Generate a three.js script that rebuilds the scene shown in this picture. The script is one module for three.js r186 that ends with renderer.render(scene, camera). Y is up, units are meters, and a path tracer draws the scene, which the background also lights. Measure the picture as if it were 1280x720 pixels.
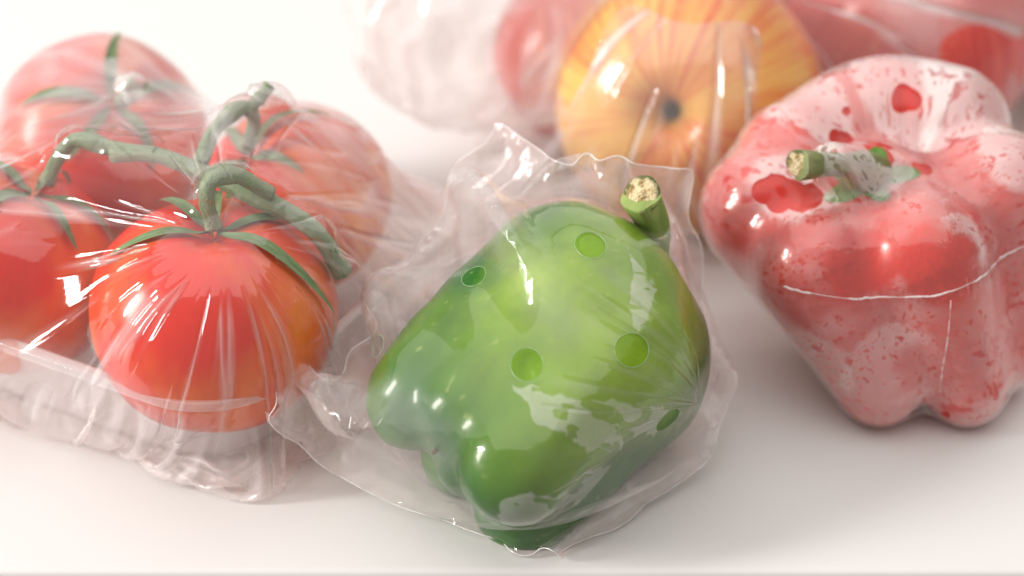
import * as THREE from 'three';
import { mergeGeometries } from 'three/addons/utils/BufferGeometryUtils.js';

// ------------------------------------------------------------------ camera, lamps, exposure
const scene = new THREE.Scene();
const camera = new THREE.PerspectiveCamera(16, 16 / 9, 0.02, 20);
camera.position.set(0, 0.3568, 0.5032);
camera.lookAt(0, 0.03, 0);
camera.focus = 0.545;
camera.userData.fStop = 5.2;
const renderer = new THREE.WebGLRenderer({ antialias: true });
renderer.shadowMap.enabled = true;
renderer.toneMapping = THREE.LinearToneMapping;
renderer.toneMappingExposure = 1.22;
scene.background = new THREE.Color(0.4, 0.362, 0.343);            // pale studio room all round
const QUICK = false;

function areaLight(name, color, intensity, w, h, pos, aim) {
  const l = new THREE.RectAreaLight(color, intensity, w, h);
  l.name = name; l.position.set(...pos); l.lookAt(...aim); scene.add(l);
  return l;
}
areaLight('window_light', new THREE.Color(1, 0.97, 0.93), 42, 0.36, 0.9, [-1.97, 0.9, 0.4], [0, 0.02, 0.02]);
areaLight('overhead_fill_light', new THREE.Color(1, 0.985, 0.97), 0.92, 3.2, 3, [0, 2, -0.3], [0, 0, -0.3001]);  // added overhead panel, soft fill instead of stronger ambient light
areaLight('back_window_light', new THREE.Color(1, 0.99, 0.98), 0.75, 2.9, 1.25, [0.1, 1.45, -2.25], [0, 0.02, 0]);

// ------------------------------------------------------------------ small tools
function rng(seed) { let s = seed >>> 0; return () => { s = (s + 0x6d2b79f5) >>> 0; let t = s; t = Math.imul(t ^ (t >>> 15), t | 1); t ^= t + Math.imul(t ^ (t >>> 7), t | 61); return ((t ^ (t >>> 14)) >>> 0) / 4294967296; }; }
const clamp = (x, a = 0, b = 1) => Math.min(b, Math.max(a, x));
const smooth = (a, b, x) => { const t = clamp((x - a) / (b - a)); return t * t * (3 - 2 * t); };
const lerp = (a, b, t) => a + (b - a) * t;
const hash3 = (x, y, z) => { let h = Math.imul(x, 374761393) ^ Math.imul(y, 668265263) ^ Math.imul(z, 1274126177); h = Math.imul(h ^ (h >>> 13), 1103515245); h = Math.imul(h ^ (h >>> 16), 668265263); return ((h ^ (h >>> 15)) >>> 0) / 4294967295; };
function noise3(x, y, z) {
  const i = Math.floor(x), j = Math.floor(y), k = Math.floor(z); x -= i; y -= j; z -= k;
  const u = x * x * (3 - 2 * x), v = y * y * (3 - 2 * y), w = z * z * (3 - 2 * z);
  const c = (a, b, d) => hash3(i + a, j + b, k + d);
  return lerp(lerp(lerp(c(0, 0, 0), c(1, 0, 0), u), lerp(c(0, 1, 0), c(1, 1, 0), u), v), lerp(lerp(c(0, 0, 1), c(1, 0, 1), u), lerp(c(0, 1, 1), c(1, 1, 1), u), v), w);
}
function fbm(x, y, z, n = 4) { let s = 0, a = 0.5, t = 0; for (let i = 0; i < n; i++) { s += a * noise3(x, y, z); t += a; a *= 0.5; x *= 2.03; y *= 2.03; z *= 2.03; } return s / t; }
const V = (x, y, z) => new THREE.Vector3(x, y, z);

const taken = {};
function numbered(name) { const n = taken[name] = (taken[name] ?? -1) + 1; return n ? name + '_' + String(n).padStart(3, '0') : name; }
function thing(name, label, category, group) {
  const o = new THREE.Group(); o.name = numbered(name); o.userData = { label, category }; if (group) o.userData.group = group; scene.add(o); return o;
}
function part(name, geometry, material, parent, label) {
  const m = new THREE.Mesh(geometry, material); m.name = name; m.castShadow = m.receiveShadow = true; if (label) m.userData.label = label; parent.add(m); return m;
}
function texture(w, h, fill, srgb = false) {                       // fill(u, v) -> [r, g, b] 0..1 (linear for colour maps)
  const data = new Uint8Array(w * h * 4);
  for (let y = 0, o = 0; y < h; y++) for (let x = 0; x < w; x++, o += 4) {
    const c = fill((x + 0.5) / w, (y + 0.5) / h);
    for (let k = 0; k < 3; k++) { let a = clamp(typeof c === 'number' ? c : c[k]); if (srgb) a = a < 0.0031308 ? a * 12.92 : 1.055 * a ** (1 / 2.4) - 0.055; data[o + k] = Math.round(a * 255); }
    data[o + 3] = 255;
  }
  const t = new THREE.DataTexture(data, w, h); t.magFilter = THREE.LinearFilter; t.minFilter = THREE.LinearFilter; t.wrapS = t.wrapT = THREE.RepeatWrapping;
  if (srgb) t.colorSpace = THREE.SRGBColorSpace; t.needsUpdate = true; return t;
}
const mix3 = (a, b, t) => [lerp(a[0], b[0], t), lerp(a[1], b[1], t), lerp(a[2], b[2], t)];

// a tube of changing thickness; points in metres, radius(t, angle)
function tube(points, radius, rings = 40, segs = 20, capped = true) {
  const curve = new THREE.CatmullRomCurve3(points.map((p) => V(...p))), frames = curve.computeFrenetFrames(rings, false);
  const pos = [], uv = [], idx = [];
  for (let i = 0; i <= rings; i++) {
    const t = i / rings, c = curve.getPointAt(t);
    for (let j = 0; j <= segs; j++) {
      const a = (j / segs) * 2 * Math.PI, r = radius(t, a);
      const d = frames.normals[i].clone().multiplyScalar(Math.cos(a)).addScaledVector(frames.binormals[i], Math.sin(a));
      pos.push(c.x + d.x * r, c.y + d.y * r, c.z + d.z * r); uv.push(j / segs, t);
    }
  }
  for (let i = 0; i < rings; i++) for (let j = 0; j < segs; j++) { const a = i * (segs + 1) + j, b = a + segs + 1; idx.push(a, a + 1, b, a + 1, b + 1, b); }
  if (capped) for (const end of [0, rings]) {
    const c = curve.getPointAt(end / rings), at = pos.length / 3; pos.push(c.x, c.y, c.z); uv.push(0.5, end ? 1 : 0);
    for (let j = 0; j < segs; j++) { const a = end * (segs + 1) + j; end ? idx.push(at, a, a + 1) : idx.push(at, a + 1, a); }
  }
  const g = new THREE.BufferGeometry();
  g.setAttribute('position', new THREE.Float32BufferAttribute(pos, 3)); g.setAttribute('uv', new THREE.Float32BufferAttribute(uv, 2)); g.setIndex(idx);
  g.computeVertexNormals();
  const n = g.attributes.normal;                                     // close the seam of the normals
  for (let i = 0; i <= rings; i++) { const a = i * (segs + 1), b = a + segs, s = V(n.getX(a) + n.getX(b), n.getY(a) + n.getY(b), n.getZ(a) + n.getZ(b)).normalize(); n.setXYZ(a, s.x, s.y, s.z); n.setXYZ(b, s.x, s.y, s.z); }
  g.userData = { curve, frames };
  return g;
}
// the cut face at the end of a stem: a slightly domed, rough disc
function cutDisc(centre, normal, r, seed, squash = 1) {
  const n = V(...normal).normalize(), a = V(0, 1, 0).cross(n).normalize(), b = n.clone().cross(a), pos = [], uv = [], idx = [], R = 10, S = 28;
  for (let i = 0; i <= R; i++) for (let j = 0; j < S; j++) {
    const f = i / R, w = (j / S) * 2 * Math.PI, rr = r * f * (1 + 0.1 * (fbm(Math.cos(w) * 1.4 + seed, Math.sin(w) * 1.4, seed) - 0.5) * 2), x = Math.cos(w) * rr, y = Math.sin(w) * rr * squash;
    const up = r * (0.16 * (1 - f * f) + 0.28 * (fbm(x / r * 2.5 + seed, y / r * 2.5, 3.3) - 0.5) * (1 - f * f * f) - (f === 1 ? 0.1 : 0));
    pos.push(...V(...centre).addScaledVector(a, x).addScaledVector(b, y).addScaledVector(n, up).toArray()); uv.push(0.5 + 0.48 * f * Math.cos(w), 0.5 + 0.48 * f * Math.sin(w));
  }
  for (let i = 0; i < R; i++) for (let j = 0; j < S; j++) { const p = i * S + j, q = i * S + (j + 1) % S; idx.push(p, p + S, q, q, p + S, q + S); }
  const g = new THREE.BufferGeometry(); g.setAttribute('position', new THREE.Float32BufferAttribute(pos, 3)); g.setAttribute('uv', new THREE.Float32BufferAttribute(uv, 2)); g.setIndex(idx); g.computeVertexNormals(); return g;
}

// ------------------------------------------------------------------ implicit shapes
const smin = (a, b, k) => { const h = Math.max(k - Math.abs(a - b), 0) / k; return Math.min(a, b) - h * h * k * 0.25; };
const smax = (a, b, k) => -smin(-a, -b, k);
function cone(p, A, B, ra, rb) {                                     // a limb between two balls
  const ax = B[0] - A[0], ay = B[1] - A[1], az = B[2] - A[2], px = p[0] - A[0], py = p[1] - A[1], pz = p[2] - A[2];
  const t = clamp((px * ax + py * ay + pz * az) / (ax * ax + ay * ay + az * az + 1e-12));
  return Math.hypot(px - ax * t, py - ay * t, pz - az * t) - lerp(ra, rb, t);
}
function grid(f, lo, hi, h) {                                        // samples of a field, all lengths in millimetres
  const n = lo.map((a, k) => Math.ceil((hi[k] - a) / h) + 1), v = new Float32Array(n[0] * n[1] * n[2]), p = [0, 0, 0];
  for (let k = 0, o = 0; k < n[2]; k++) for (let j = 0; j < n[1]; j++) for (let i = 0; i < n[0]; i++, o++) { p[0] = lo[0] + i * h; p[1] = lo[1] + j * h; p[2] = lo[2] + k * h; v[o] = f(p); }
  return { n, v, lo, h, f };
}
function sampleGrid(g, x, y, z) {
  x = (x - g.lo[0]) / g.h; y = (y - g.lo[1]) / g.h; z = (z - g.lo[2]) / g.h;
  const [nx, ny, nz] = g.n;
  if (x < 0 || y < 0 || z < 0 || x >= nx - 1 || y >= ny - 1 || z >= nz - 1) return 1e3;
  const i = x | 0, j = y | 0, k = z | 0, v = g.v, o = i + nx * (j + ny * k), s = nx * ny; x -= i; y -= j; z -= k;
  const a = v[o] + (v[o + 1] - v[o]) * x, b = v[o + nx] + (v[o + nx + 1] - v[o + nx]) * x, c = v[o + s] + (v[o + s + 1] - v[o + s]) * x, d = v[o + s + nx] + (v[o + s + nx + 1] - v[o + s + nx]) * x;
  const e = a + (b - a) * y; return e + (c + (d - c) * y - e) * z;
}
function surfaceOf(g, centre, pole) {                                // surface nets; uv = distance-true disc round the pole, seen from the centre
  const { n, v, lo, h, f } = g, [nx, ny, nz] = n, id = new Int32Array(nx * ny * nz).fill(-1), P = [], idx = [], q = [0, 0, 0];
  const corner = [0, 1, nx, nx + 1, nx * ny, nx * ny + 1, nx * ny + nx, nx * ny + nx + 1], edges = [[0, 1], [2, 3], [4, 5], [6, 7], [0, 2], [1, 3], [4, 6], [5, 7], [0, 4], [1, 5], [2, 6], [3, 7]];
  for (let k = 0; k < nz - 1; k++) for (let j = 0; j < ny - 1; j++) for (let i = 0; i < nx - 1; i++) {
    const o = i + nx * (j + ny * k); let m = 0;
    for (let c = 0; c < 8; c++) if (v[o + corner[c]] < 0) m |= 1 << c;
    if (m === 0 || m === 255) continue;
    let sx = 0, sy = 0, sz = 0, s = 0;
    for (const [a, b] of edges) if (((m >> a) & 1) !== ((m >> b) & 1)) { const va = v[o + corner[a]], t = va / (va - v[o + corner[b]]); sx += lerp(a & 1, b & 1, t); sy += lerp((a >> 1) & 1, (b >> 1) & 1, t); sz += lerp(a >> 2, b >> 2, t); s++; }
    id[o] = P.length / 3; P.push(lo[0] + (i + sx / s) * h, lo[1] + (j + sy / s) * h, lo[2] + (k + sz / s) * h);
  }
  const quad = (a, b, c, d, flip) => { if (flip) idx.push(a, c, b, b, c, d); else idx.push(a, b, c, b, d, c); };
  for (let k = 1; k < nz - 1; k++) for (let j = 1; j < ny - 1; j++) for (let i = 1; i < nx - 1; i++) {
    const o = i + nx * (j + ny * k), s = nx * ny, neg = v[o] < 0;
    if (neg !== v[o + 1] < 0) quad(id[o - nx - s], id[o - s], id[o - nx], id[o], !neg);
    if (neg !== v[o + nx] < 0) quad(id[o - s - 1], id[o - 1], id[o - s], id[o], neg === false ? true : false) ;
    if (neg !== v[o + s] < 0) quad(id[o - 1 - nx], id[o - nx], id[o - 1], id[o], !neg);
  }
  const N = new Float32Array(P.length), UV = new Float32Array((P.length / 3) * 2), e = h * 0.5;
  const pz = V(...pole).normalize(), px = V(0, 0, 1).addScaledVector(pz, -pz.z).normalize(), py = pz.clone().cross(px), d = V();
  for (let r = 0; r < 2; r++) for (let o = 0; o < P.length; o += 3) {
    q[0] = P[o]; q[1] = P[o + 1]; q[2] = P[o + 2];
    const ev = (a, x) => { const keep = q[a]; q[a] = keep + x; const y = f(q); q[a] = keep; return y; };
    const gx = ev(0, e) - ev(0, -e), gy = ev(1, e) - ev(1, -e), gz = ev(2, e) - ev(2, -e), L = Math.hypot(gx, gy, gz) || 1;
    if (r === 0) { const dist = clamp(f(q) / (L / (2 * e)), -0.7 * h, 0.7 * h); P[o] -= gx / L * dist; P[o + 1] -= gy / L * dist; P[o + 2] -= gz / L * dist; continue; }
    N[o] = gx / L; N[o + 1] = gy / L; N[o + 2] = gz / L;
    d.set(P[o] - centre[0], P[o + 1] - centre[1], P[o + 2] - centre[2]).normalize();
    const th = Math.acos(clamp(d.dot(pz), -1, 1)), ph = Math.atan2(d.dot(py), d.dot(px));
    UV[(o / 3) * 2] = 0.5 + (th / (2 * Math.PI)) * Math.cos(ph); UV[(o / 3) * 2 + 1] = 0.5 + (th / (2 * Math.PI)) * Math.sin(ph);
  }
  // make every face look outward
  for (let t = 0; t < idx.length; t += 3) {
    const a = idx[t] * 3, b = idx[t + 1] * 3, c = idx[t + 2] * 3, ux = P[b] - P[a], uy = P[b + 1] - P[a + 1], uz = P[b + 2] - P[a + 2], wx = P[c] - P[a], wy = P[c + 1] - P[a + 1], wz = P[c + 2] - P[a + 2];
    if ((uy * wz - uz * wy) * N[a] + (uz * wx - ux * wz) * N[a + 1] + (ux * wy - uy * wx) * N[a + 2] < 0) { const s = idx[t + 1]; idx[t + 1] = idx[t + 2]; idx[t + 2] = s; }
  }
  const out = new THREE.BufferGeometry();
  out.setAttribute('position', new THREE.Float32BufferAttribute(P.map((x) => x / 1000), 3)); out.setAttribute('normal', new THREE.BufferAttribute(N, 3)); out.setAttribute('uv', new THREE.BufferAttribute(UV, 2)); out.setIndex(idx);
  const direction = (u, w) => { const x = u - 0.5, y = w - 0.5, th = Math.hypot(x, y) * 2 * Math.PI, ph = Math.atan2(y, x); return V().addScaledVector(px, Math.sin(th) * Math.cos(ph)).addScaledVector(py, Math.sin(th) * Math.sin(ph)).addScaledVector(pz, Math.cos(th)); };
  out.userData = { direction };
  return out;
}
function reach(g, c, d, from, to) { let a = from, b = to; for (let i = 0; i < 18; i++) { const m = (a + b) / 2; if (sampleGrid(g, c[0] + d.x * m, c[1] + d.y * m, c[2] + d.z * m) < 0) a = m; else b = m; } return (a + b) / 2; }

// ------------------------------------------------------------------ thin film: sheets that are let fall, pulled and gathered over what they wrap
class Film {                                                         // all lengths in millimetres
  constructor() { this.x = []; this.w = []; this.c = []; this.b = []; this.sheets = []; this.pins = []; }
  sheet(nu, nv, su, sv, start, share) {                              // a rectangle su by sv; share(i, j) may return the number of a particle already there
    const id = new Int32Array(nu * nv), s = { nu, nv, su, sv, id };
    for (let j = 0; j < nv; j++) for (let i = 0; i < nu; i++) {
      let k = share?.(i, j) ?? -1;
      if (k < 0) { k = this.w.length; this.w.push(1); this.x.push(...start(i / (nu - 1), j / (nv - 1))); }
      id[j * nu + i] = k;
    }
    const wide = typeof su === 'function' ? su : () => su, tall = typeof sv === 'function' ? sv : () => sv; s.su = wide(0.5); s.sv = tall(0.5);
    const link = (i, j, a, b, list) => { const du = wide((j + b / 2) / (nv - 1)) / (nu - 1), dv = tall((i + a / 2) / (nu - 1)) / (nv - 1); if (i + a < nu && j + b < nv && i + a >= 0) { const p = id[j * nu + i], q = id[(j + b) * nu + i + a]; if (p !== q) list.push(p, q, Math.hypot(a * du, b * dv)); } };
    for (let j = 0; j < nv; j++) for (let i = 0; i < nu; i++) { link(i, j, 1, 0, this.c); link(i, j, 0, 1, this.c); link(i, j, 1, 1, this.c); link(i, j, -1, 1, this.c); link(i, j, 2, 0, this.b); link(i, j, 0, 2, this.b); if (s.long ?? this.long) { link(i, j, 4, 0, this.b); link(i, j, 0, 4, this.b); } }
    this.sheets.push(s); return s;
  }
  pin(k, target, when = 0) { this.pins.push([k, target, this.x.slice(k * 3, k * 3 + 3), when]); this.w[k] = 0; }
  run({ steps, solid, gap = 0.6, gravity = 0.02, damp = 0.97, friction = 0.3, bend = 0.15, ramp = 0.5, squash = 1, pressure = 0, seed = 1, release = 2 }) {
    const n = this.w.length, x = Float64Array.from(this.x), p = Float64Array.from(this.x), w = this.w, rand = rng(seed);
    const run = (list, k, kc) => {
      for (let o = 0; o < list.length; o += 3) {
        const a = list[o], b = list[o + 1], wa = w[a], wb = w[b], ws = wa + wb; if (!ws) continue;
        const A = a * 3, B = b * 3, dx = x[B] - x[A], dy = x[B + 1] - x[A + 1], dz = x[B + 2] - x[A + 2], L = Math.sqrt(dx * dx + dy * dy + dz * dz) || 1e-6, e = L - list[o + 2], f = ((e > 0 ? k : kc) * e) / (L * ws);
        x[A] += wa * f * dx; x[A + 1] += wa * f * dy; x[A + 2] += wa * f * dz; x[B] -= wb * f * dx; x[B + 1] -= wb * f * dy; x[B + 2] -= wb * f * dz;
      }
    };
    for (let o = 0; o < n * 3; o++) { const r = (rand() - 0.5) * 0.4; if (w[(o / 3) | 0]) { x[o] += r; p[o] = x[o]; } }
    const C = Float64Array.from(this.c), B = Float64Array.from(this.b);
    for (let s = 0; s < steps; s++) {
      const f = s / steps, grow = smooth(0, ramp, f);
      if (f >= release && !this.freed) { this.freed = true; for (const [k, , , when] of this.pins) if (when) w[k] = 1; }
      for (const [k, t, o] of this.pins) if (!w[k]) for (let c = 0; c < 3; c++) p[k * 3 + c] = x[k * 3 + c] = lerp(o[c], t[c], grow);
      for (let k = 0; k < n; k++) if (w[k]) for (let o = k * 3, c = 0; c < 3; c++, o++) { const v = (x[o] - p[o]) * damp; p[o] = x[o]; x[o] += v - (c === 1 ? gravity : 0); }
      run(C, 1, squash); if (s & 1) run(C, 1, squash); run(B, bend, bend);
      for (let k = 0; k < n; k++) if (w[k]) {
        const o = k * 3, d = solid(x[o], x[o + 1], x[o + 2]) - gap;
        if (d < 0) {
          const e = 0.4, gx = solid(x[o] + e, x[o + 1], x[o + 2]) - solid(x[o] - e, x[o + 1], x[o + 2]), gy = solid(x[o], x[o + 1] + e, x[o + 2]) - solid(x[o], x[o + 1] - e, x[o + 2]), gz = solid(x[o], x[o + 1], x[o + 2] + e) - solid(x[o], x[o + 1], x[o + 2] - e), L = Math.hypot(gx, gy, gz) || 1, m = -Math.max(d, -4) / L;
          x[o] += gx * m; x[o + 1] += gy * m; x[o + 2] += gz * m;
          for (let c = 0; c < 3; c++) p[o + c] = lerp(p[o + c], x[o + c], friction);
        }
      }
    }
    this.x = x; return this;
  }
  // takes small buckles out of a sheet where it lies close to what it wraps
  soothe(s, solid, times, gap, near = 7) {
    const { nu, nv, id } = s, x = this.x, n = new Float64Array(3);
    for (let r = 0; r < times; r++) for (let j = 1; j < nv - 1; j++) for (let i = 1; i < nu - 1; i++) {
      const k = id[j * nu + i], o = k * 3; let d = solid(x[o], x[o + 1], x[o + 2]); if (d > near) continue;
      const w = 0.5 * smooth(near, near * 0.5, d), q = [id[j * nu + i - 1], id[j * nu + i + 1], id[(j - 1) * nu + i], id[(j + 1) * nu + i]];
      for (let c = 0; c < 3; c++) x[o + c] += w * ((x[q[0] * 3 + c] + x[q[1] * 3 + c] + x[q[2] * 3 + c] + x[q[3] * 3 + c]) / 4 - x[o + c]);
      d = solid(x[o], x[o + 1], x[o + 2]) - gap; if (d >= 0) continue;
      for (let c = 0; c < 3; c++) { const p = [x[o], x[o + 1], x[o + 2]], m = [...p]; p[c] += 0.4; m[c] -= 0.4; n[c] = solid(...p) - solid(...m); }
      const L = Math.hypot(n[0], n[1], n[2]) || 1; for (let c = 0; c < 3; c++) x[o + c] -= n[c] / L * d;
    }
  }
  // a map laid out over one sheet: fill(distance of the sheet from what it wraps, u, v)
  map(s, solid, size, fill) {
    const { nu, nv, id } = s, d = new Float32Array(nu * nv); for (let k = 0; k < nu * nv; k++) { const o = id[k] * 3; d[k] = solid(this.x[o], this.x[o + 1], this.x[o + 2]); }
    const t = texture(size, size, (u, v) => { const x = u * (nu - 1), y = v * (nv - 1), i = Math.min(nu - 2, x | 0), j = Math.min(nv - 2, y | 0); return fill(lerp(lerp(d[j * nu + i], d[j * nu + i + 1], x - i), lerp(d[j * nu + nu + i], d[j * nu + nu + i + 1], x - i), y - j), u, v); });
    t.repeat.set(1000 / s.su, 1000 / s.sv); return t;
  }
  // fine smooth mesh of one sheet, uv in metres; holes = [[x, y, z, radius]] cut clean through
  mesh(s, times = 3, holes = [], solid = null, crush = 0) {                       // solid: away from it the sheet shows flat facets
    const { nu, nv, id } = s, X = this.x, N = (nu - 1) * times + 1, M = (nv - 1) * times + 1, P = new Float32Array(N * M * 3), UV = new Float32Array(N * M * 2);
    const cr = (a, b, c, d, t) => b + 0.5 * t * (c - a + t * (2 * a - 5 * b + 4 * c - d + t * (3 * (b - c) + d - a)));
    const at = (i, j, c) => X[id[clamp(j, 0, nv - 1) * nu + clamp(i, 0, nu - 1)] * 3 + c];
    for (let j = 0; j < M; j++) for (let i = 0; i < N; i++) {
      const u = i / times, v = j / times, i0 = Math.min(u | 0, nu - 2), j0 = Math.min(v | 0, nv - 2), fu = u - i0, fv = v - j0, o = j * N + i;
      const q = [0, 0, 0], e = [0, 0, 0];
      for (let c = 0; c < 3; c++) { const r = [0, 0, 0, 0]; for (let k = 0; k < 4; k++) r[k] = cr(at(i0 - 1, j0 - 1 + k, c), at(i0, j0 - 1 + k, c), at(i0 + 1, j0 - 1 + k, c), at(i0 + 2, j0 - 1 + k, c), fu); q[c] = cr(...r, fv); const a = at(i0, j0, c), b = at(i0 + 1, j0, c), d = at(i0, j0 + 1, c), f = at(i0 + 1, j0 + 1, c); e[c] = (i0 + j0) & 1 ? (fu + fv < 1 ? a + (b - a) * fu + (d - a) * fv : f + (d - f) * (1 - fu) + (b - f) * (1 - fv)) : (fu > fv ? a + (b - a) * fu + (f - b) * fv : a + (f - d) * fu + (d - a) * fv); }
      const flat = solid ? smooth(2.2, 5.5, solid(...q)) : 0; for (let c = 0; c < 3; c++) P[o * 3 + c] = lerp(q[c], e[c], flat) / 1000;
      UV[o * 2] = u / (nu - 1) * s.su / 1000; UV[o * 2 + 1] = v / (nv - 1) * s.sv / 1000;
    }
    const idx = []; for (let j = 0; j < M - 1; j++) for (let i = 0; i < N - 1; i++) { const a = j * N + i, b = a + N; if ((i + j) & 1) idx.push(a, a + 1, b, a + 1, b + 1, b); else idx.push(a, a + 1, b + 1, a, b + 1, b); }
    const g = new THREE.BufferGeometry(); g.setAttribute('position', new THREE.BufferAttribute(P, 3)); g.setAttribute('uv', new THREE.BufferAttribute(UV, 2)); g.setIndex(idx); g.computeVertexNormals();
    if (crush) {                                                     // where the sheet hangs free it is crushed along sharp folds
      const n = g.attributes.normal;
      for (let k = 0; k < N * M; k++) { const a = (typeof crush === 'function' ? crush(UV[k * 2] * 1000 / s.su, UV[k * 2 + 1] * 1000 / s.sv) : crush) * smooth(0.6, 5, solid(P[k * 3] * 1000, P[k * 3 + 1] * 1000, P[k * 3 + 2] * 1000)) * smooth(0, 0.004, Math.min(UV[k * 2], UV[k * 2 + 1], s.su / 1000 - UV[k * 2], s.sv / 1000 - UV[k * 2 + 1])); if (a) { const h = (1.3 * (crinkleLong(UV[k * 2] / 0.1, UV[k * 2 + 1] / 0.1) - 0.5) + 0.25 * (crinkleFine(UV[k * 2] / 0.09, UV[k * 2 + 1] / 0.09) - 0.5)) * a / 1000; for (let c = 0; c < 3; c++) P[k * 3 + c] += n.array[k * 3 + c] * h; } }
      g.computeVertexNormals();
    }
    return holes.length ? pierce(g, holes) : g;
  }
}
function pierce(g, holes) {                                    // cuts round holes: a hole is [x, y, z, radius] in mm, round in the sheet's own plane (uv), or in space without uv
  const rings = [];
  const P = Array.from(g.attributes.position.array), N = Array.from(g.attributes.normal.array), UV = Array.from(g.attributes.uv.array); let idx = Array.from(g.index.array);
  for (const h of holes) {
    const n = P.length / 3, s = new Float32Array(n); let hub = null;
    if (h.space) for (let k = 0; k < n; k++) { const dx = P[k * 3] * 1000 - h[0], dy = P[k * 3 + 1] * 1000 - h[1], dz = P[k * 3 + 2] * 1000 - h[2], a = Math.atan2(dy, dx); s[k] = Math.hypot(dx, dy, dz) - h[3] * (1 + (h.rough ?? 0) * Math.sin(a * 3 + h[0]) ); }
    else {
      let best = 1e9, at = 0; for (let k = 0; k < n; k++) { const d = Math.hypot(P[k * 3] * 1000 - h[0], P[k * 3 + 1] * 1000 - h[1], P[k * 3 + 2] * 1000 - h[2]); if (d < best) { best = d; at = k; } }
      const u = UV[at * 2], v = UV[at * 2 + 1]; hub = [u, v]; for (let k = 0; k < n; k++) s[k] = Math.hypot(UV[k * 2] - u, UV[k * 2 + 1] - v) * 1000 - h[3];
    }
    const cut = new Map(), out = [], edge = (a, b) => {
      const key = a < b ? a * 4194304 + b : b * 4194304 + a; let k = cut.get(key);
      if (k === undefined) { k = P.length / 3; const t = s[a] / (s[a] - s[b]); for (let c = 0; c < 3; c++) { P.push(lerp(P[a * 3 + c], P[b * 3 + c], t)); N.push(lerp(N[a * 3 + c], N[b * 3 + c], t)); } for (let c = 0; c < 2; c++) UV.push(lerp(UV[a * 2 + c], UV[b * 2 + c], t)); cut.set(key, k); }
      return k;
    };
    for (let t = 0; t < idx.length; t += 3) {
      const v = [idx[t], idx[t + 1], idx[t + 2]], poly = [];
      if (s[v[0]] > 0 && s[v[1]] > 0 && s[v[2]] > 0) { out.push(...v); continue; }
      for (let k = 0; k < 3; k++) { const a = v[k], b = v[(k + 1) % 3]; if (s[a] > 0) poly.push(a); if (s[a] > 0 !== s[b] > 0) poly.push(edge(a, b)); }
      for (let k = 2; k < poly.length; k++) out.push(poly[0], poly[k - 1], poly[k]);
    }
    idx = out;
    if (hub) rings.push([...cut.values()].sort((a, b) => Math.atan2(UV[a * 2 + 1] - hub[1], UV[a * 2] - hub[0]) - Math.atan2(UV[b * 2 + 1] - hub[1], UV[b * 2] - hub[0])).map((k) => [P[k * 3], P[k * 3 + 1], P[k * 3 + 2]]));
  }
  const r = new THREE.BufferGeometry(); r.setAttribute('position', new THREE.Float32BufferAttribute(P, 3)); r.setAttribute('normal', new THREE.Float32BufferAttribute(N, 3)); r.setAttribute('uv', new THREE.Float32BufferAttribute(UV, 2)); r.setIndex(idx); r.userData.rings = rings; return r;
}
// crinkles: many short fold lines laid over one another, as in crushed cellophane
function crinkle(size, count, seed, long = 0.3) {
  const h = new Float32Array(size * size), rand = rng(seed);
  for (let k = 0; k < count; k++) {
    const cx = rand(), cy = rand(), a = rand() * Math.PI * 2, ca = Math.cos(a), sa = Math.sin(a), R = 0.05 + long * rand() ** 2, amp = (rand() < 0.5 ? -1 : 1) * R * (0.3 + rand()), keen = 0.35 + 0.65 * rand();
    const r = Math.ceil(R * size), x0 = Math.floor(cx * size), y0 = Math.floor(cy * size);
    for (let y = -r; y <= r; y++) for (let x = -r; x <= r; x++) {
      const u = x / size, v = y / size, q = (u * u + v * v) / (R * R); if (q >= 1) continue;
      const t = Math.abs(u * ca + v * sa) / R, fall = (1 - q) ** 2;
      h[((y0 + y + size) % size) * size + ((x0 + x + size) % size)] += amp * fall * (keen * (1 - Math.min(1, t * 2.2)) - 0.2);
    }
  }
  let lo = 1e9, hi = -1e9; for (const v of h) { if (v < lo) lo = v; if (v > hi) hi = v; }
  return (u, v) => { u = (u - Math.floor(u)) * size; v = (v - Math.floor(v)) * size; const i = u | 0, j = v | 0, a = (x, y) => h[((j + y) % size) * size + (i + x) % size]; return (lerp(lerp(a(0, 0), a(1, 0), u - i), lerp(a(0, 1), a(1, 1), u - i), v - j) - lo) / (hi - lo); };
}
const crinkleFine = crinkle(512, 420, 77), crinkleLong = crinkle(512, 150, 31, 0.42), crinkleA = texture(512, 512, crinkleFine);
function filmMaterial(o = {}) {                                      // clear sheet; haze = share of light that the sheet scatters
  const m = new THREE.MeshPhysicalMaterial({ color: new THREE.Color(...(o.color ?? [1, 0.975, 0.97])), transmission: 1, thickness: 0, roughness: o.roughness ?? 0.05, ior: o.ior ?? 1.65, side: THREE.DoubleSide });
  if (o.crease) { m.bumpMap = crinkleA.clone(); m.bumpMap.repeat.set(1 / (o.patch ?? 0.05), 1 / (o.patch ?? 0.05)); m.bumpScale = o.crease; }
  if (o.veil) { m.roughness = 0.295; m.roughnessMap = o.veil; }
  if (o.haze) m.transmissionMap = typeof o.haze === 'number' ? texture(8, 8, () => 1 - o.haze) : o.haze;
  return m;
}


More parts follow.
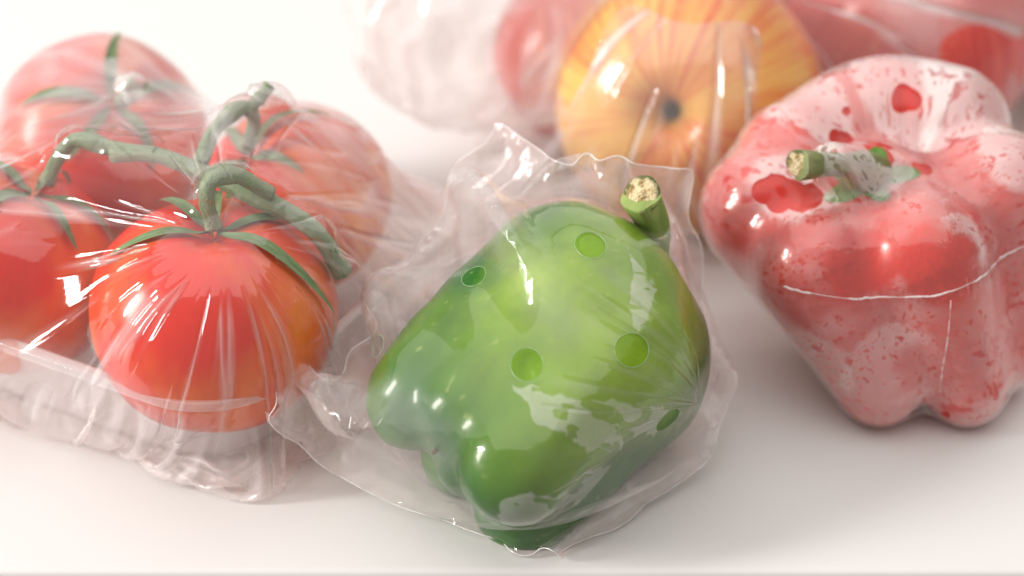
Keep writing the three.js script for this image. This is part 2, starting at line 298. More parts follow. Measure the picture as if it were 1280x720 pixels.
// ------------------------------------------------------------------ the white table
{
  const tableMat = new THREE.MeshPhysicalMaterial({ color: new THREE.Color(0.72, 0.708, 0.695), roughness: 0.5, specularIntensity: 0.2,
    roughnessMap: texture(512, 512, (u, v) => 0.94 + 0.06 * fbm(u * 24, v * 24, 1)) });
  tableMat.roughnessMap.repeat.set(4, 4);
  const s = new THREE.Shape(); const front = 0.0915, back = -1.1, r = 0.0025, th = 0.022;
  s.moveTo(back, 0); s.lineTo(front - r, 0); s.quadraticCurveTo(front, 0, front, -r); s.lineTo(front, -th + r); s.quadraticCurveTo(front, -th, front - r, -th); s.lineTo(back, -th); s.lineTo(back, 0);
  const g = new THREE.ExtrudeGeometry(s, { depth: 2.2, bevelEnabled: false, curveSegments: 8 });
  g.rotateY(-Math.PI / 2); g.translate(1.1, 0, 0);                   // extrusion runs along x, the profile's x becomes z
  const m = new THREE.Mesh(g, tableMat); m.name = 'table_top'; m.userData = { kind: 'structure', label: 'smooth white table top with a straight front edge' }; m.receiveShadow = m.castShadow = true; scene.add(m);
}

// ------------------------------------------------------------------ shared plant materials
const cutMat = new THREE.MeshStandardMaterial({ roughness: 0.9, map: texture(256, 256, (u, v) => {
  const x = u - 0.5, y = v - 0.5, r = Math.hypot(x, y) * 2, n = fbm(u * 5, v * 5, 3), w = fbm(u * 26, v * 26, 9), rim = smooth(0.66, 0.9, r + (n - 0.5) * 0.35);
  return mix3(mix3([0.72, 0.6, 0.36], [0.36, 0.24, 0.09], smooth(0.46, 0.66, n) * 0.9 + (w - 0.4) * 0.5), [0.12, 0.14, 0.05], rim);
}, true) });
cutMat.bumpMap = texture(256, 256, (u, v) => fbm(u * 22, v * 22, 5)); cutMat.bumpScale = 0.0008;
const stemTex = (a, b, c, seed) => texture(128, 256, (u, v) => { const n = fbm(u * 10, v * 5, seed), s = fbm(u * 46, v * 3, seed + 4); return mix3(mix3(a, b, smooth(0.35, 0.7, n)), c, smooth(0.55, 0.8, s) * 0.6); }, true);

// ------------------------------------------------------------------ green pepper
const GP = { shoulder: [24, 36.5, 33], tip: [-8, 20, 66] };
const gA = V(GP.tip[0] - GP.shoulder[0], GP.tip[1] - GP.shoulder[1], GP.tip[2] - GP.shoulder[2]).normalize();
const gE1 = V(0, 1, 0).addScaledVector(gA, -gA.y).normalize(), gE2 = gA.clone().cross(gE1);
const gDir = (deg) => gE1.clone().multiplyScalar(Math.cos(deg * Math.PI / 180)).addScaledVector(gE2, Math.sin(deg * Math.PI / 180));
const off = (c, d, r, a = V(), s = 0) => [c[0] + d.x * r + a.x * s, c[1] + d.y * r + a.y * s, c[2] + d.z * r + a.z * s];
const gLobes = [[56, 19, 21.5, 23, 14.5, 1, -3], [132, 19, 20, 18, 12.5, -2, 0], [216, 17, 19.5, 18, 14.5, -1, 4], [298, 17, 19.5, 20, 15.5, 2, 7], [8, 15, 17, 16, 12.5, -1, -2], [332, 12, 14, 15, 11, -2, 4]].map(([deg, o1, r1, o2, r2, s, s1]) => { const d = gDir(deg); return [off(GP.shoulder, d, o1, gA, s1), off(GP.tip, d, o2, gA, s), r1, r2]; });
const gCavity = off(GP.shoulder, gA, -26);
function greenField(p) {
  let d = cone(p, GP.shoulder, GP.tip, 29, 13); const k = lerp(13, 4.5, smooth(-4, 52, (p[0] - GP.shoulder[0]) * gA.x + (p[1] - GP.shoulder[1]) * gA.y + (p[2] - GP.shoulder[2]) * gA.z));
  for (const [A, B, ra, rb] of gLobes) d = smin(d, cone(p, A, B, ra, rb), k);
  d = smax(d, -(Math.hypot(p[0] - gCavity[0], p[1] - gCavity[1], p[2] - gCavity[2]) - 15), 9);
  return d + 3.4 * (fbm(p[0] / 19, p[1] / 19, p[2] / 19, 2) - 0.5);
}
const greenGrid = grid(greenField, [-58, -8, -42], [88, 106, 106], QUICK ? 2 : 1.2);
const gCentre = [12, 36, 33];
const greenStem = [off(GP.shoulder, gA, -8), off(GP.shoulder, gA, -19), [39, 62, 18], [35, 74.5, 22]];
{
  const t = thing('green_pepper', 'shiny green bell pepper lying on its side inside a clear bag', 'bell pepper');
  const g = surfaceOf(greenGrid, gCentre, [0, 0.55, 0.84]), dir = g.userData.direction;
  const map = texture(1024, 1024, (u, v) => {
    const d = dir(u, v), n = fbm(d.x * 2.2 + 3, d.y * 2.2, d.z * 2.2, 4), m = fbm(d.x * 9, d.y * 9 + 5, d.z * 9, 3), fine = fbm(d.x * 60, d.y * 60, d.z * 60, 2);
    const pale = clamp(smooth(0.2, 0.95, d.dot(V(0.36, 0.72, 0.6).normalize())) * 0.75 + (n - 0.5) * 0.9);  // real yellow-green patch, with some film sheen and shade painted in
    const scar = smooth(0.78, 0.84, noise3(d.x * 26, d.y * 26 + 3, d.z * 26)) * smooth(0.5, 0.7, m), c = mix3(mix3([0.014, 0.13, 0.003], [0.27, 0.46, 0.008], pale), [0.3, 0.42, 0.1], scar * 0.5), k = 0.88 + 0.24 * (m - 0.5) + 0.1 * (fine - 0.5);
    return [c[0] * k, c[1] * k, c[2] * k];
  }, true);
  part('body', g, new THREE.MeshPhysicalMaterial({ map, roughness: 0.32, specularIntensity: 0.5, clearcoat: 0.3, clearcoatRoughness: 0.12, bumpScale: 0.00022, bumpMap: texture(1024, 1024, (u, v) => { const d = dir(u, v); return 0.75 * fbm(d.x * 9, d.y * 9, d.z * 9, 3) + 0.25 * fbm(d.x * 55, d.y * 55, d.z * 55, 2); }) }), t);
  const sm = new THREE.MeshStandardMaterial({ map: stemTex([0.2, 0.32, 0.06], [0.34, 0.42, 0.12], [0.22, 0.17, 0.08], 2), roughness: 0.6 });
  const sg = tube(greenStem.map((p) => p.map((x) => x / 1000)), (u, a) => (0.0048 + 0.0045 * (1 - smooth(0, 0.4, u)) + 0.0007 * smooth(0.75, 1, u)) * (1 + 0.06 * Math.cos(a * 5)), 40, 30);
  const st = part('stem', sg, sm, t);
  const end = greenStem[3].map((x) => x / 1000), tan = sg.userData.curve.getTangentAt(1);
  part('cut_end', cutDisc(end, [tan.x - 0.25, tan.y, tan.z + 0.5], 0.0056, 2), cutMat, st);
  part('blossom_scar', tube([[-0.0190, 0.0290, 0.0752], [-0.0205, 0.0298, 0.0785]], () => 0.0006, 6, 8), new THREE.MeshStandardMaterial({ color: new THREE.Color(0.1, 0.06, 0.02), roughness: 0.9 }), t);
}

// ------------------------------------------------------------------ red pepper
const rLobes = [
  [[116, 44, 8], [131, 11, 22], 21, 12], [[87, 43, 8], [106, 12.5, 22], 18.5, 13], [[75, 48, -14], [102, 16, 3], 19.5, 15], [[85, 55, -31], [105, 17, -5], 18, 14],
  [[101, 58, -42], [108, 18, -10], 19, 15], [[114, 62, -46], [118, 18, -10], 18, 14], [[130, 59, -42], [129, 17, -10], 20, 15], [[141, 51, -14], [141, 15, 6], 21, 15]];
function redRaw(p, k) { let d = cone(p, [105, 40, -12], [120, 19, 6], 28, 18.5); for (const [A, B, ra, rb] of rLobes) d = smin(d, cone(p, A, B, ra, rb), k); return d; }
const rCavity = [101, 79, -6];
function redField(p) {
  let d = redRaw(p, 6);
  d = smax(d, -(Math.hypot(p[0] - rCavity[0], (p[1] - rCavity[1]) * 0.9, p[2] - rCavity[2]) - 15), 10);
  return d + 0.7 * (fbm(p[0] / 15 + 9, p[1] / 15, p[2] / 15, 2) - 0.5);
}
const redGrid = grid(redField, [48, -6, -66], [170, 82, 44], QUICK ? 2 : 1.2);
const rCentre = [112, 36, -6];
const redStem = [[102, 63, -8], [98, 69, -3], [90, 73, 2.5], [80, 75, 6.5]];
{
  const t = thing('red_pepper', 'large red bell pepper standing upright in tight milky film', 'bell pepper');
  const g = surfaceOf(redGrid, rCentre, [0, 0.8, 0.6]), dir = g.userData.direction;
  const map = texture(1024, 1024, (u, v) => {
    const d = dir(u, v), n = fbm(d.x * 3, d.y * 3 + 2, d.z * 3, 4), f = fbm(d.x * 40, d.y * 40, d.z * 40, 2);
    const c = mix3([0.5, 0.008, 0.008], [0.72, 0.035, 0.012], n), k = 0.93 + 0.14 * (f - 0.5) * 2;
    return [c[0] * k, c[1] * k, c[2] * k];
  }, true);
  part('body', g, new THREE.MeshPhysicalMaterial({ map, roughness: 0.28, clearcoat: 0.6, clearcoatRoughness: 0.12 }), t);
  const sm = new THREE.MeshStandardMaterial({ map: stemTex([0.16, 0.2, 0.06], [0.26, 0.28, 0.12], [0.12, 0.09, 0.04], 7), roughness: 0.65 });
  const sg = tube(redStem.map((p) => p.map((x) => x / 1000)), (u, a) => (0.0034 + 0.004 * (1 - smooth(0, 0.45, u)) + 0.0009 * smooth(0.7, 1, u)) * (1 + 0.05 * Math.cos(a * 5 + 1)), 40, 30);
  const st = part('stem', sg, sm, t), tan = sg.userData.curve.getTangentAt(1);
  part('cut_end', cutDisc(redStem[3].map((x) => x / 1000), [tan.x, tan.y, tan.z + 0.7], 0.0047, 5, 0.9), cutMat, st);
  // calyx: a five-armed star lying in the hollow round the stem
  const pos = [], uv = [], idx = [], R = 14, S = 70;
  for (let i = 0; i <= R; i++) for (let j = 0; j <= S; j++) {
    const a = (j / S) * 2 * Math.PI, reachR = 10.5 + 3.6 * Math.cos(a * 5) + 2 * Math.cos(a * 2 + 1), r = reachR * (i / R), x = 102 + r * Math.cos(a), z = -7 + r * Math.sin(a);
    let lo = 40, hi = 84; for (let b = 0; b < 16; b++) { const m = (lo + hi) / 2; if (sampleGrid(redGrid, x, m, z) < 0) lo = m; else hi = m; }
    pos.push(x / 1000, ((lo + hi) / 2 + 0.7 * (1 - (i / R) ** 3) + 0.05 + 0.1 * Math.cos(a * 5) * i / R) / 1000, z / 1000); uv.push(0.5 + 0.5 * i / R * Math.cos(a), 0.5 + 0.5 * i / R * Math.sin(a));
  }
  for (let i = 0; i < R; i++) for (let j = 0; j < S; j++) { const a = i * (S + 1) + j, b = a + S + 1; idx.push(a, a + 1, b, a + 1, b + 1, b); }
  const cg = new THREE.BufferGeometry(); cg.setAttribute('position', new THREE.Float32BufferAttribute(pos, 3)); cg.setAttribute('uv', new THREE.Float32BufferAttribute(uv, 2)); cg.setIndex(idx); cg.computeVertexNormals();
  part('calyx', cg, new THREE.MeshStandardMaterial({ map: stemTex([0.08, 0.22, 0.03], [0.13, 0.3, 0.05], [0.05, 0.16, 0.02], 11), roughness: 0.55 }), t);
}

// ------------------------------------------------------------------ tray with tomatoes on the vine
const TRAY = { c: [-104, -21], turn: 29 * Math.PI / 180, hx: 74, hz: 68, top: 35, slope: 18 };      // millimetres
const trayPoint = (x, y, z) => { const c = Math.cos(TRAY.turn), s = Math.sin(TRAY.turn); return [TRAY.c[0] + x * c - z * s, y, TRAY.c[1] + x * s + z * c]; };
function roundRect(hx, hz, r, n = 12) { const out = []; for (const [sx, sz, a0] of [[1, 1, 0], [-1, 1, 90], [-1, -1, 180], [1, -1, 270]]) for (let i = 0; i <= n; i++) { const a = (a0 + 90 * i / n) * Math.PI / 180; out.push([sx * (hx - r) + r * Math.cos(a), sz * (hz - r) + r * Math.sin(a)]); } return out; }
const trayMat = new THREE.MeshPhysicalMaterial({ color: new THREE.Color(0.97, 0.97, 0.98), transmission: 1, thickness: 0, roughness: 0.06, ior: 1.6, side: THREE.DoubleSide, transmissionMap: texture(64, 64, () => 0.55) });
{
  const t = thing('plastic_tray', 'shallow clear plastic tray holding the tomatoes on the vine', 'tray');
  const loft = (profile) => {                                        // [inset, height] rings of a rounded rectangle
    const rings = profile.map(([inset, y]) => roundRect(TRAY.hx - inset, TRAY.hz - inset, Math.max(0.05, Math.min(28 - inset * 0.35, TRAY.hz - inset))).map(([x, z]) => trayPoint(x, y, z))), n = rings[0].length, pos = [], uv = [], idx = [];
    rings.forEach((r, i) => { for (let j = 0; j <= n; j++) { pos.push(...r[j % n].map((x) => x / 1000)); uv.push(j / n * 12, i); } });
    for (let i = 0; i < rings.length - 1; i++) for (let j = 0; j < n; j++) { const a = i * (n + 1) + j, b = a + n + 1; idx.push(a, a + 1, b, a + 1, b + 1, b); }
    const g = new THREE.BufferGeometry(); g.setAttribute('position', new THREE.Float32BufferAttribute(pos, 3)); g.setAttribute('uv', new THREE.Float32BufferAttribute(uv, 2)); g.setIndex(idx); g.computeVertexNormals(); return g;
  };
  const rimMat = trayMat.clone(); rimMat.transmissionMap = texture(8, 8, () => 0.74); rimMat.roughness = 0.08;
  part('rim', loft([[4.6, 33.6], [4.2, 34.6], [3.2, 35], [0.8, 35], [0, 34.4], [0, 32.4], [0.5, 32]]), rimMat, t);
  part('wall', loft([[4.6, 33.6], [5.6, 29], [5.3, 28.2], [12, 12], [15, 5], [16, 2.6], [19, 1.2]]), trayMat, t);
  part('floor_panel', loft([[19, 1.2], [26, 1.2], [28, 2.4], [30, 2.4], [32, 1.2], [67.9, 1.2]]), trayMat, t);
}
const tomatoes = [                                                   // centre, radius, direction of the calyx
  { c: [-83, 40, 29], r: 34.5, up: [0.08, 1, 0.02], label: 'front tomato, the biggest and brightest of the four' },
  { c: [-130, 43, -66], r: 33.5, up: [0.35, 0.9, 0.62], label: 'rear left tomato under film with a painted sheen' },
  { c: [-146, 38, 2], r: 32.5, up: [0.42, 1, -0.1], label: 'left tomato cut by the edge of the picture' },
  { c: [-66, 40, -34], r: 30, up: [-0.62, 0.95, 0.4], label: 'rear right tomato under film with a painted sheen' }];
const tomatoDir = tomatoes.map((o) => V(...o.up).normalize());
function tomatoR(o, n, d) {                                          // radius in direction d
  const c = d.dot(n), a = V(0, 0, 1).addScaledVector(n, -n.z).normalize(), b = n.clone().cross(a), ph = Math.atan2(d.dot(b), d.dot(a));
  const th = Math.acos(clamp(c, -1, 1));
  return o.r * (0.9 + 0.1 * Math.sin(th) ** 1.5 - 0.17 * Math.exp(-((th / 0.3) ** 2)) + 0.012 * Math.sin(th) ** 2 * Math.cos(5 * ph + o.r) - 0.03 * Math.exp(-(((Math.PI - th) / 0.3) ** 2)) + 0.018 * (fbm(d.x * 1.6 + o.r, d.y * 1.6, d.z * 1.6, 2) - 0.5) - 0.02 * Math.exp(-((th / 0.62) ** 4)) * (0.5 + 0.5 * Math.cos(5 * ph + 2)));
}
const onTomato = (i, d, lift = 0) => { const o = tomatoes[i], r = tomatoR(o, tomatoDir[i], d) + lift; return [o.c[0] + d.x * r, o.c[1] + d.y * r, o.c[2] + d.z * r]; };
const vines = [                                                      // points and thickness, millimetres
  { p: [[-112, 76, 2], [-100, 77, 4], [-87, 74, 8], [-68, 71, 19], [-54, 64, 24], [-47, 50, 23]], r: [2.0, 2.9] },
  { p: [[-80.5, 68, 28.5], [-82, 76, 28.5], [-81, 81, 26.5], [-75, 80.5, 22], [-66, 73, 19.5]], r: [2.0, 2.3] },
  { p: [[-132, 65, -1], [-128.5, 72, -2], [-123, 78, -2.5], [-112, 77.5, 1], [-99, 77, 4]], r: [1.9, 2.3] },
  { p: [[-78, 65, -20], [-74.5, 75, -20], [-77, 82, -14], [-84, 79.5, -5], [-87, 75, 6]], r: [1.9, 2.2] },
  { p: [[-117, 68, -45], [-114.5, 72, -43], [-114, 75.5, -42]], r: [2.1, 2.5] },
  { p: [[-76, 80.5, -14], [-71.5, 83.5, -19], [-69.5, 85.5, -21]], r: [1.7, 1.9] }];
{
  const t = thing('tomato_truss', 'cluster of four red tomatoes on one green vine in plastic tray', 'tomatoes');
  const map = texture(512, 256, (u, v) => {
    const a = u * 2 * Math.PI, x = Math.cos(a) * 1.6, z = Math.sin(a) * 1.6, n = fbm(x + 4, v * 3, z, 4), f = fbm(x * 22, v * 40, z * 22, 2), c = mix3([0.74, 0.026, 0.009], [0.86, 0.17, 0.018], smooth(0.35, 0.72, n));
    return c.map((q) => q * (0.94 + 0.12 * (f - 0.5)));
  }, true);
  const skin = new THREE.MeshPhysicalMaterial({ map, roughness: 0.3, specularIntensity: 0.6, clearcoat: 0.35, clearcoatRoughness: 0.2 });
  const leafMat = new THREE.MeshStandardMaterial({ map: stemTex([0.12, 0.19, 0.08], [0.18, 0.26, 0.12], [0.27, 0.32, 0.19], 21), roughness: 0.75, side: THREE.DoubleSide });
  const vineMat = new THREE.MeshStandardMaterial({ map: stemTex([0.16, 0.23, 0.12], [0.23, 0.3, 0.17], [0.32, 0.34, 0.23], 23), roughness: 0.8 });
  vineMat.bumpMap = texture(128, 256, (u, v) => fbm(u * 30, v * 60, 2)); vineMat.bumpScale = 0.0003;
  const rand = rng(41);
  tomatoes.forEach((o, i) => {
    const n = tomatoDir[i], g = new THREE.SphereGeometry(1, 110, 72), q = new THREE.Quaternion().setFromUnitVectors(V(0, 1, 0), n), pa = g.attributes.position, d = V();
    for (let k = 0; k < pa.count; k++) { d.fromBufferAttribute(pa, k).normalize().applyQuaternion(q); const r = tomatoR(o, n, d) / 1000; pa.setXYZ(k, d.x * r, d.y * r, d.z * r); }
    g.computeVertexNormals();
    const nn = g.attributes.normal; for (let row = 0; row <= 72; row++) { const a = row * 111, b = a + 110, s = V(nn.getX(a) + nn.getX(b), nn.getY(a) + nn.getY(b), nn.getZ(a) + nn.getZ(b)).normalize(); nn.setXYZ(a, s.x, s.y, s.z); nn.setXYZ(b, s.x, s.y, s.z); }
    const m = part('tomato', g, skin, t, o.label); m.position.set(...o.c.map((x) => x / 1000));
    // sepals: narrow curling blades from the stem over the shoulder
    const a = V(0, 0, 1).addScaledVector(n, -n.z).normalize(), b = n.clone().cross(a), start = rand() * 6;
    const turns = i === 0 ? [62, 118, 180, 236, 296] : [10, 72, 140, 218, 290].map((x) => x + start * 20);
    turns.forEach((deg, s) => {
      const w = deg * Math.PI / 180 + (rand() - 0.5) * 0.3, len = (i === 0 && s === 0 ? 1.3 : 0.75 + rand() * 0.35), curl = rand(), lift = rand(), pos = [], uv = [], idx = [], L = 22, W = 4, bend = (rand() - 0.5) * 0.7;
      for (let x = 0; x <= L; x++) for (let y = 0; y <= W; y++) {
        const f = x / L, half = (0.062 * Math.sin(Math.PI * Math.min(1, 0.22 + 0.78 * f)) ** 0.8 + 0.006) * (1 - 0.3 * f), th = 0.04 + len * f * 0.98, ph = w + bend * f * f + ((y / W - 0.5) * 2 * half) / Math.max(0.25, Math.sin(th));
        const dd = n.clone().multiplyScalar(Math.cos(th)).addScaledVector(a, Math.sin(th) * Math.cos(ph)).addScaledVector(b, Math.sin(th) * Math.sin(ph)).normalize();
        const up = 0.5 + 1.6 * Math.sin(f * Math.PI) * lift + 2.6 * curl * f * f * f + 0.9 * Math.abs(y / W - 0.5) * 2 * (1 - f), P = onTomato(i, dd, up + (f < 0.15 ? 1.5 * (1 - f / 0.15) : 0));
        pos.push((P[0] - o.c[0]) / 1000, (P[1] - o.c[1]) / 1000, (P[2] - o.c[2]) / 1000); uv.push(y / W, f * 2);
      }
      for (let x = 0; x < L; x++) for (let y = 0; y < W; y++) { const p = x * (W + 1) + y, r = p + W + 1; idx.push(p, p + 1, r, p + 1, r + 1, r); }
      const sg = new THREE.BufferGeometry(); sg.setAttribute('position', new THREE.Float32BufferAttribute(pos, 3)); sg.setAttribute('uv', new THREE.Float32BufferAttribute(uv, 2)); sg.setIndex(idx); sg.computeVertexNormals();
      part('sepal', sg, leafMat, m);
    });
  });
  const vg = vines.map(({ p, r }) => tube(p.map((q) => q.map((x) => x / 1000)), (u, a) => lerp(r[0], r[1], u) / 1000 * (1 + 0.07 * Math.cos(a * 3) + 0.45 * (fbm(u * 7, Math.cos(a), Math.sin(a) + r[0] * 3, 3) - 0.5) + 0.22 * Math.exp(-(((u - 0.55) / 0.07) ** 2)) + 0.25 * Math.exp(-((u / 0.08) ** 2))), 40, 14));
  vg.forEach((g) => part('vine_stem', g, vineMat, t));
}

// ------------------------------------------------------------------ apples behind
const apples = [
  { name: 'golden', c: [58, 41, -96], r: 44.5, up: [-0.26, 0.35, 0.9], label: 'big yellow apple with orange streaks, its dark calyx facing front', kind: 0 },
  { name: 'red', c: [140, 40, -150], r: 45, up: [0.1, 0.8, 0.3], label: 'red apple at upper right behind the wrapped red pepper', kind: 1 },
  { name: 'rosy', c: [26, 33, -146], r: 33, up: [0.1, 1, 0.1], label: 'pinkish red apple at the left end of the apple bag', kind: 1 },
  { name: 'orange', c: [84, 44, -196], r: 42, up: [0.1, 0.9, -0.2], label: 'orange apple partly seen behind the big yellow apple', kind: 2 },
  { name: 'striped', c: [196, 42, -186], r: 40, up: [0, 1, 0], label: 'golden apple cut by the upper right corner of the picture', kind: 0 }];
const appleDir = apples.map((o) => V(...o.up).normalize());
function appleR(o, c) { const th = Math.acos(clamp(c, -1, 1)); return o.r * (0.95 + 0.05 * Math.sin(th) - 0.3 * Math.exp(-((th / 0.2) ** 2)) - 0.07 * Math.exp(-((th / 0.45) ** 2)) - 0.35 * Math.exp(-(((Math.PI - th) / 0.26) ** 2))); }
{
  const appleMap = (kind) => texture(1024, 512, (u, v) => {
    const a = u * 2 * Math.PI, x = Math.cos(a), z = Math.sin(a), big = fbm(x * 1.3 + kind * 7, v * 2.2, z * 1.3, 3), st = fbm(x * 9 + kind, v * 1.6 + fbm(x * 3, v * 3, z * 3) * 1.2, z * 9, 3), fine = fbm(x * 34, v * 3.2, z * 34, 3), dot = noise3(x * 40, v * 60, z * 40);
    const base = [[0.8, 0.48, 0.12], [0.72, 0.11, 0.08], [0.74, 0.36, 0.09]][kind], over = [[0.7, 0.16, 0.055], [0.58, 0.03, 0.03], [0.6, 0.12, 0.05]][kind];
    let c = mix3(base, over, clamp(smooth(0.36, 0.8, st * 0.45 + big * 0.7) * 0.8 + (fine - 0.5) * 0.9 + (fbm(x * 16, v * 9, z * 16, 2) - 0.5) * 0.8));
    c = mix3(c, [0.85, 0.7, 0.4], smooth(0.86, 0.93, dot) * 0.35);
    return mix3(c, [0.3, 0.22, 0.06], smooth(0.93, 0.985, v));
  }, true);
  const maps = [0, 1, 2].map(appleMap), mats = maps.map((map) => new THREE.MeshPhysicalMaterial({ map, roughness: 0.32, clearcoat: 0.5, clearcoatRoughness: 0.15 }));
  const dark = new THREE.MeshStandardMaterial({ color: new THREE.Color(0.045, 0.03, 0.018), roughness: 0.95 });
  apples.forEach((o, i) => {
    const t = thing('apple', o.label, 'apple', 'apples in the clear bag'), n = appleDir[i], q = new THREE.Quaternion().setFromUnitVectors(V(0, 1, 0), n);
    const g = new THREE.SphereGeometry(1, 96, 64), pa = g.attributes.position, d = V();
    for (let k = 0; k < pa.count; k++) { d.fromBufferAttribute(pa, k).normalize(); const ph = Math.atan2(d.z, d.x), r = appleR(o, d.y) * (1 + 0.012 * Math.cos(5 * ph) * Math.sqrt(1 - d.y * d.y) * (0.5 + 0.5 * d.y)) / 1000; d.applyQuaternion(q); pa.setXYZ(k, d.x * r, d.y * r, d.z * r); }
    g.computeVertexNormals();
    t.position.set(...o.c.map((x) => x / 1000)); part('body', g, mats[o.kind], t);
    const base = appleR(o, 1), cg = [], a = V(0, 0, 1).addScaledVector(n, -n.z).normalize(), b = n.clone().cross(a);
    for (let k = 0; k < 7; k++) { const w = k / 7 * 2 * Math.PI + 0.3, dd = a.clone().multiplyScalar(Math.cos(w)).addScaledVector(b, Math.sin(w)); cg.push(tube([[0, 0, 0], [1, 2.4, 1], [0.3, 4.4, 2]].map(([x, y]) => n.clone().multiplyScalar((base + y) / 1000).addScaledVector(dd, (x * 2.6 + 0.4) / 1000).toArray()), (u) => 0.0013 * (1.05 - u), 8, 8)); }
    part('calyx', mergeGeometries(cg), dark, t);
  });
}
// ------------------------------------------------------------------ film over the tray of tomatoes
const tmp = V(), vineBones = vines.flatMap(({ p, r }) => p.slice(1).map((q, k) => [p[k], q, r[1] + 0.3]));
{
  const t = thing('plastic_wrap', 'clear stretched plastic wrap over the tray of vine tomatoes', 'plastic wrap');
  const c = Math.cos(TRAY.turn), s = Math.sin(TRAY.turn), W = 242, H = 228;
  const film = new Film(), nu = QUICK ? 80 : 140, nv = QUICK ? 74 : 130;
  const sh = film.sheet(nu, nv, (v) => W - 96 * (2 * v - 1) ** 8, (u) => H - 88 * (2 * u - 1) ** 8, (u, v) => trayPoint((u - 0.5) * W, 99, (v - 0.5) * H));
  const around = grid(([x, y, z]) => {
    let d = y - 0.4;
    tomatoes.forEach((o, i) => { const dx = x - o.c[0], dy = y - o.c[1], dz = z - o.c[2], L = Math.hypot(dx, dy, dz); d = Math.min(d, L < o.r + 6 ? L - tomatoR(o, tomatoDir[i], tmp.set(dx / L, dy / L, dz / L)) : L - o.r); });
    for (const [A, B, r] of vineBones) { const ax = B[0] - A[0], az = B[2] - A[2], q = clamp(((x - A[0]) * ax + (z - A[2]) * az) / (ax * ax + az * az + 1e-6)), yy = lerp(A[1], B[1], q), h = Math.hypot(x - A[0] - ax * q, z - A[2] - az * q), R = r + 1.2; d = Math.min(d, h < R ? y - yy - Math.sqrt(R * R - h * h) : Math.max(h - R, Math.min(h - R, 9) + (y > yy ? Math.hypot(h, y - yy) - h : 0))); }
    const dx = x - TRAY.c[0], dz = z - TRAY.c[1], lx = dx * c + dz * s, lz = -dx * s + dz * c, r = 28, inset = y > 32 ? 0 : (32 - y) * 0.55, qx = Math.abs(lx) - (TRAY.hx - inset - r), qz = Math.abs(lz) - (TRAY.hz - inset - r);
    const b = Math.hypot(Math.max(qx, 0), Math.max(qz, 0)) + Math.min(Math.max(qx, qz), 0) - r;
    return Math.min(d, Math.max(b, y - TRAY.top));
  }, [-225, -4, -135], [20, 106, 95], 2);
  const solid = (x, y, z) => Math.min(y - 0.4, sampleGrid(around, x, y, z)), rand = rng(5);
  const foot = (u, v) => {                                           // where the edge of the sheet ends up
    let x = (u - 0.5) * 2, z = (v - 0.5) * 2; const m = Math.max(Math.abs(x), Math.abs(z)); x /= m; z /= m;
    const tail = smooth(0.2, 1, x) * smooth(-0.9, 0.2, -z) * 30, wob = (rand() - 0.5) * 3, k = 1 - 0.1 * (x * x * z * z);
    return trayPoint(x * (TRAY.hx - 17 + wob) * k + tail, 1.2 + 1.5 * rand(), z * (TRAY.hz - 17 + wob) * k);
  };
  for (let j = 0; j < nv; j++) for (let i = 0; i < nu; i++) if (i === 0 || j === 0 || i === nu - 1 || j === nv - 1) film.pin(sh.id[j * nu + i], foot(i / (nu - 1), j / (nv - 1)));
  film.run({ steps: QUICK ? 260 : 480, solid, gap: 0.7, gravity: 0.03, friction: 0.25, bend: 0.12, ramp: 0.65, seed: 3 });
  // tension folds: they fan out from the top of the front tomato and run across the back of the sheet
  const fold = (u, v) => {
    const x = (u - 0.665) * 1.05, y = v - 0.6, a = Math.atan2(y, x), R = Math.hypot(x, y), n = fbm(Math.cos(a) * 9, Math.sin(a) * 9, R * 5, 2), on = smooth(0.42, 0.62, noise3(Math.cos(a) * 8 + 3, Math.sin(a) * 8, R * 9)) * smooth(0.035, 0.09, R);
    const b = 1 - Math.abs(fbm(u * 26 + v * 14, v * 4 - u * 3, 9, 2) - 0.5) * 9, c = 1 - Math.abs(fbm(u * 6 - v * 2, v * 30 + u * 12, 5, 2) - 0.5) * 8;
    return Math.max(clamp(1 - Math.abs(n - 0.5) * 6) * on, 0.6 * clamp(b) * smooth(0.5, 0.65, noise3(u * 12, v * 6, 2)), 0.8 * clamp(c) * smooth(0.56, 0.4, v) * smooth(0.4, 0.6, noise3(u * 7, v * 9, 4)));
  };
  const haze = texture(1024, 1024, (u, v) => { const far = smooth(0.66, 0.3, v + 0.12 * (u - 0.5)), st = fbm(u * 5, v * 60, 4, 3); return 1 - clamp(0.01 + 0.36 * far * (0.6 + 0.9 * (st - 0.4)) + 0.26 * fold(u, v) ** 2 + 0.2 * smooth(0.76, 0.84, v)); });  // rear haze paints the backdrop reflection; fold and hem haze is the film
  haze.repeat.set(1000 / sh.su, 1000 / sh.sv);
  const veil = texture(512, 512, (u, v) => { const far = smooth(0.62, 0.3, v + 0.12 * (u - 0.5)), low = Math.max(smooth(0.76, 0.86, v), smooth(0.76, 0.86, u), smooth(0.2, 0.1, u)); return 0.22 + 0.78 * clamp(Math.max(far * (0.5 + fbm(u * 6, v * 30, 3, 3)), low)); });
  veil.repeat.copy(haze.repeat);
  const m = filmMaterial({ haze, veil, ior: 1.65 });
  m.bumpMap = texture(1024, 1024, (u, v) => 0.05 * fbm(u * 30, v * 8, 2, 3) + 0.9 * fold(u, v));
  m.bumpMap.repeat.copy(haze.repeat); m.bumpScale = 0.0012;
  part('film_sheet', film.mesh(sh, QUICK ? 2 : 3), m, t);
}
